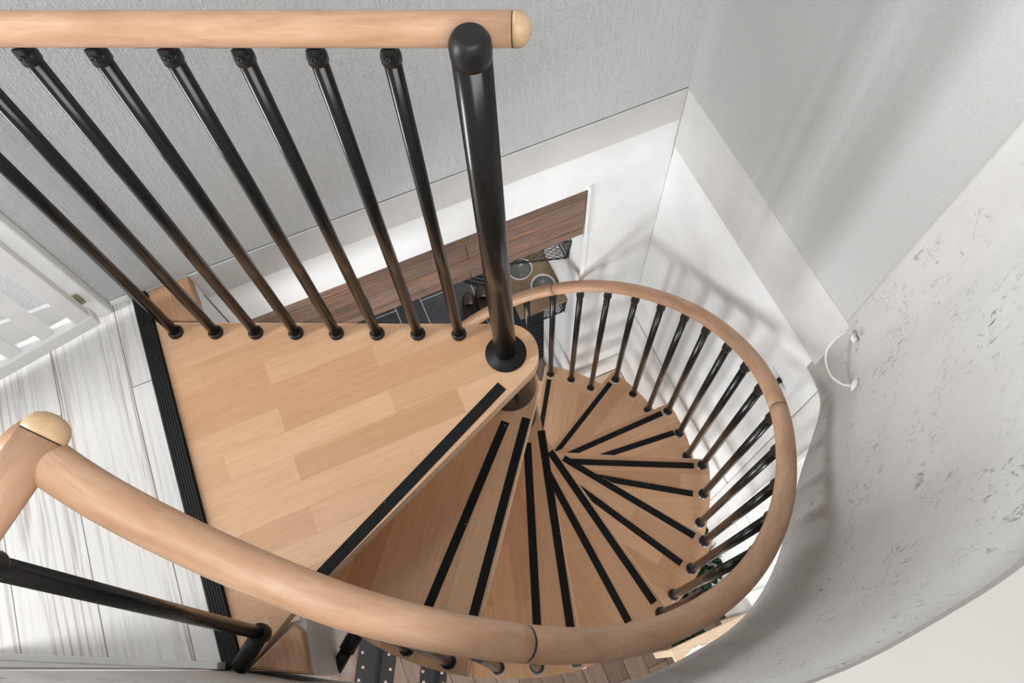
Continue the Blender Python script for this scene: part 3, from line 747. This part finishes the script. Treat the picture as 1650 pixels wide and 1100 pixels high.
shoe(0.500, 2.000, 76, 0.22, 0.082, 'right brown leather shoe beside the round doormat, next to the pole', m_shoe)
shoe(0.43, 1.74, 82, 0.21, 0.085, 'black laced shoe nearest the landing edge', m_rubber)
bm = bm_new()
for i in range(16):
    add_box(bm, 0.585, 1.2, 1.625 + i * 0.0225, 1.625 + i * 0.0225 + 0.020, FZ, FZ + 0.011 + 0.003 * (i % 2), 0.004)
obj('woven_mat', bm, m_rug, label='black woven mat on the slate below the wire shelves', cat='mat', origin=(0.9, 1.8, FZ))

# ------------------------------------------------------------------ lower level odds and ends
bm = bm_new(); add_box(bm, 0.775, 0.985, 0.965, 1.205, FZ, -2.16, 0.004)
wb = obj('wooden_box', bm, m_pale, label='pale wooden box in the white corner behind the treads', cat='box', origin=(0.88, 1.08, FZ))
wb['_o'] = (0.88, 1.08, FZ)
bm = bm_new(); add_box(bm, 0.768, 0.992, 0.958, 1.212, -2.16, -2.138, 0.003); obj('lid', bm, m_pale, wb)
hk = thing('wall_hook', (XB, 0.445, -0.49), 'small black and chrome hook on the white wall behind the handrail', 'hook')
bm = bm_new(); add_tube(bm, [(XB - 0.001, 0.458, -0.492), (XB - 0.014, 0.455, -0.494), (XB - 0.020, 0.442, -0.497), (XB - 0.021, 0.428, -0.500)], [0.010, 0.0085, 0.008, 0.007], 14); obj('arm', bm, m_blackp, hk)
bm = bm_new(); add_lathe(bm, [(0, 0), (0.0075, 0), (0.0075, 0.004), (0.003, 0.006), (0, 0.006)], (XB - 0.021, 0.428, -0.500), (0, -1, -.05), 14); obj('tip', bm, m_chrome, hk, label='chrome tip')
bm = bm_new(); add_box(bm, XB - 0.022, XB - 0.0045, 0.652, 0.682, -1.585, -1.545, 0.003)
obj('junction_box', bm, m_white, label='tiny white junction box under the groove of the right wall', cat='junction box', origin=(XB, 0.667, -1.565))
# white cable loop at the end of the right wall
cb = thing('cable', (0.98, 0.35, 0.0), 'white cable looping from the wall corner to a small round plate', 'cable')
pts = smooth([(0.990, 0.372, 0.012), (0.972, 0.392, 0.022), (0.935, 0.385, -0.01), (0.925, 0.365, -0.045), (0.930, 0.330, -0.075), (0.935, 0.296, -0.06), (0.940, 0.281, -0.035)], 8)
bm = bm_new(); add_tube(bm, pts, 0.0032, 12); obj('cord', bm, m_cord, cb)
nrmw = V((-0.65, 0.76, 0)).normalized()
bm = bm_new(); add_lathe(bm, [(0, 0), (0.017, 0), (0.017, 0.004), (0.008, 0.010), (0.0, 0.010)], V((0.9425, 0.276, -0.025)), nrmw, 24); obj('rose', bm, m_cord, cb)
bm = bm_new(); add_box(bm, 0.980, 0.989, 0.364, 0.380, 0.004, 0.020, 0.002); obj('clip', bm, m_cord, cb)
# side table with lace doily at the far lower right
tb = thing('side_table', (0.92, -0.33, FZ), 'light wood side table half hidden under the curved wall', 'table')
bm = bm_new(); add_box(bm, 0.56, 1.0, -0.52, -0.145, -2.02, -1.995, 0.004); obj('table_top', bm, m_pale, tb)
for (x, y) in ((0.58, -0.50), (0.98, -0.50), (0.58, -0.165), (0.98, -0.165)):
    bm = bm_new(); add_box(bm, x - 0.016, x + 0.016, y - 0.016, y + 0.016, FZ, -2.02, 0.003); obj('leg', bm, m_pale, tb)
bm = bm_new(); st = []
for i in range(40):
    t = 2 * pi * i / 40; r = 0.115 + (0.007 if i % 2 else 0.0); st.append((0.67 + r * math.cos(t), -0.30 + r * math.sin(t)))
add_prism(bm, st, -1.995, -1.993); obj('doily', bm, m_lace, label='white lace doily with a scalloped edge on the side table', cat='doily', origin=(0.67, -0.3, -1.995))
# potted plants by the white door
def plant(x, y, z, hgt, spread, nl, label, seed, llen=0.085):
    rn_ = random.Random(seed)
    t = thing('potted_plant', (x, y, z), label, 'plant', 'potted plants by the white door')
    bm = bm_new(); add_lathe(bm, [(0, 0), (0.055, 0), (0.072, 0.11), (0.075, 0.12), (0.068, 0.12), (0.062, 0.10), (0, 0.10)], (x, y, z), n=28); obj('pot', bm, m_pot, t)
    bm = bm_new(); add_lathe(bm, [(0, 0.1005), (0.0615, 0.1005), (0, 0.106)], (x, y, z), n=24); obj('soil', bm, m_soil, t)
    stems = bm_new(); lv = bm_new()
    for i in range(nl):
        az = rn_.uniform(0, 2 * pi); rr = spread * math.sqrt(rn_.random()); zz = z + 0.12 + hgt * rn_.uniform(0.25, 1)
        tip = V((x + rr * math.cos(az), y + rr * math.sin(az), zz)); b0 = V((x + 0.2 * rr * math.cos(az), y + 0.2 * rr * math.sin(az), z + 0.1))
        add_tube(stems, [b0, (b0 + tip) / 2 + V((0, 0, 0.03)), tip], 0.002, 5)
        d = V((math.cos(az), math.sin(az), rn_.uniform(-0.35, 0.3))).normalized(); s = d.cross(V((0, 0, 1))).normalized(); up = s.cross(d)
        ln = llen * rn_.uniform(.75, 1.2); w = ln * 0.30
        prev = None
        for q in range(7):
            u = q / 6; ww = w * math.sin(pi * min(1, u * .94 + .06)) ** .8 if u < 1 else 0.0005
            c = tip + d * ln * u - up * (ln * 0.25 * u * u)
            row = [lv.verts.new(c - s * ww + up * ww * .35), lv.verts.new(c), lv.verts.new(c + s * ww + up * ww * .35)]
            if prev:
                for a in range(2):
                    f = lv.faces.new((prev[a], prev[a + 1], row[a + 1], row[a])); f.smooth = True
            prev = row
    obj('stems', stems, m_leaf, t)
    bmesh.ops.solidify(lv, geom=lv.faces[:], thickness=0.0008)
    obj('leaves', lv, m_leaf, t)
plant(0.915, 0.15, FZ, 0.42, 0.095, 60, 'dark green glossy plant at the foot of the white door, uppermost', 3, 0.07)
plant(0.715, -0.06, FZ, 0.30, 0.085, 50, 'dark green bushy plant lower down, peeping out below the handrail', 5, 0.065)
# perforated black plates lying on the lower floor
def perforated(cx, cy, ang, w, ln, label):
    t = thing('perforated_plate', (cx, cy, FZ), label, 'metal plate', 'perforated black plates on the lower floor')
    Mt = Matrix.Translation((cx, cy, FZ)) @ Matrix.Rotation(rad(ang), 4, 'Z')
    bm = bm_new()
    for s in (-1, 1):
        add_box(bm, -ln / 2, ln / 2, s * w / 4 - w / 4 + 0.006 * (s < 0) , s * w / 4 + w / 4 - 0.006 * (s > 0), 0.0, 0.006, 0.001, M4=Mt)
    for k in range(14):
        y0 = -0.03 + k * 0.06 / 14; hz = 0.006 + 0.022 * math.sin(pi * (k + .5) / 14)
        add_box(bm, -ln / 2, ln / 2, y0, y0 + 0.06 / 14, 0.0, hz, M4=Mt)
    obj('plate_body', bm, m_blackp, t)
    hb = bm_new(); rn_ = random.Random(int(cx * 1000))
    for (u, v, r) in [(-.38, .34, .016), (-.38, -.36, .016), (-.2, .36, .008), (-.2, -.3, .008), (-.05, .3, .008), (-.05, -.38, .008), (.12, .36, .008), (.12, -.3, .008), (.28, .3, .008), (.28, -.38, .008), (.42, .36, .008), (.42, -.3, .008)]:
        c = Mt @ V((u * ln, v * w, 0.0061)); add_lathe(hb, [(0, 0), (r, 0), (r, 0.0006), (0, 0.0006)], c, n=18)
    obj('holes', hb, m_hole, t, label='round holes showing the wood below')
perforated(-0.795, 0.375, 63, 0.215, 0.42, 'wider perforated black metal plate next to the white fascia, with a raised ridge')
perforated(-0.545, 0.185, 63, 0.150, 0.30, 'narrower perforated black metal plate nearer the tread edge')

# ------------------------------------------------------------------ light
w = bpy.data.worlds.new('daylight'); S.world = w; w.use_nodes = True
bg = w.node_tree.nodes['Background']; bg.inputs[0].default_value = (0.985, 0.995, 1.0, 1); bg.inputs[1].default_value = 0.48
def area(name, loc, target, sx, sy, power, col=(1, 1, 1)):
    l = bpy.data.lights.new(name, 'AREA'); l.shape = 'RECTANGLE'; l.size = sx; l.size_y = sy; l.energy = power; l.color = col
    o = bpy.data.objects.new(name, l); C.objects.link(o); o.location = loc
    o.rotation_euler = (V(target) - V(loc)).to_track_quat('-Z', 'Y').to_euler(); return o
area('window_light_lower', (-0.4, -2.9, -0.74), (0.6, 1.2, -0.9), 1.1, 0.42, 56, (0.96, 0.985, 1))
area('window_light_upper', (-3.4, 0.95, 1.15), (0.6, 0.3, 0.0), 0.5, 1.8, 122, (0.97, 0.985, 1))
area('fill_light_south', (0.0, -1.5, 3.0), (-0.1, 1.2, 0.0), 2.4, 1.2, 76, (0.98, 0.99, 1))  # added fill from over the parapet, evens out the grey back wall
area('ceiling_fill_light', (-0.9, 1.0, 2.3), (0.7, 0.1, -0.1), 0.5, 0.5, 5, (1, 0.985, 0.96))  # added lamp lifting the curved wall, from the side its rail shadow implies
area('fill_light_west', (-2.7, -0.7, -1.2), (0.9, 0.6, -1.3), 2.0, 1.2, 112, (0.96, 0.985, 1))  # added low fill brightening the right wall, from where its rail shadow points
area('hall_fill_light', (1.6, 3.6, -0.9), (0.4, 2.0, -2.6), 0.6, 0.6, 26, (1, 0.97, 0.93))  # added fill so the hall floor does not go dark

S.view_settings.view_transform = 'Standard'; S.view_settings.look = 'None'; S.view_settings.gamma = 1
S.view_settings.use_curve_mapping = False; S.view_settings.exposure = 0.1
S.cycles.use_denoising = True; S.cycles.max_bounces = 8; S.cycles.diffuse_bounces = 5
for o in bpy.data.objects:
    if '_o' in o: del o['_o']
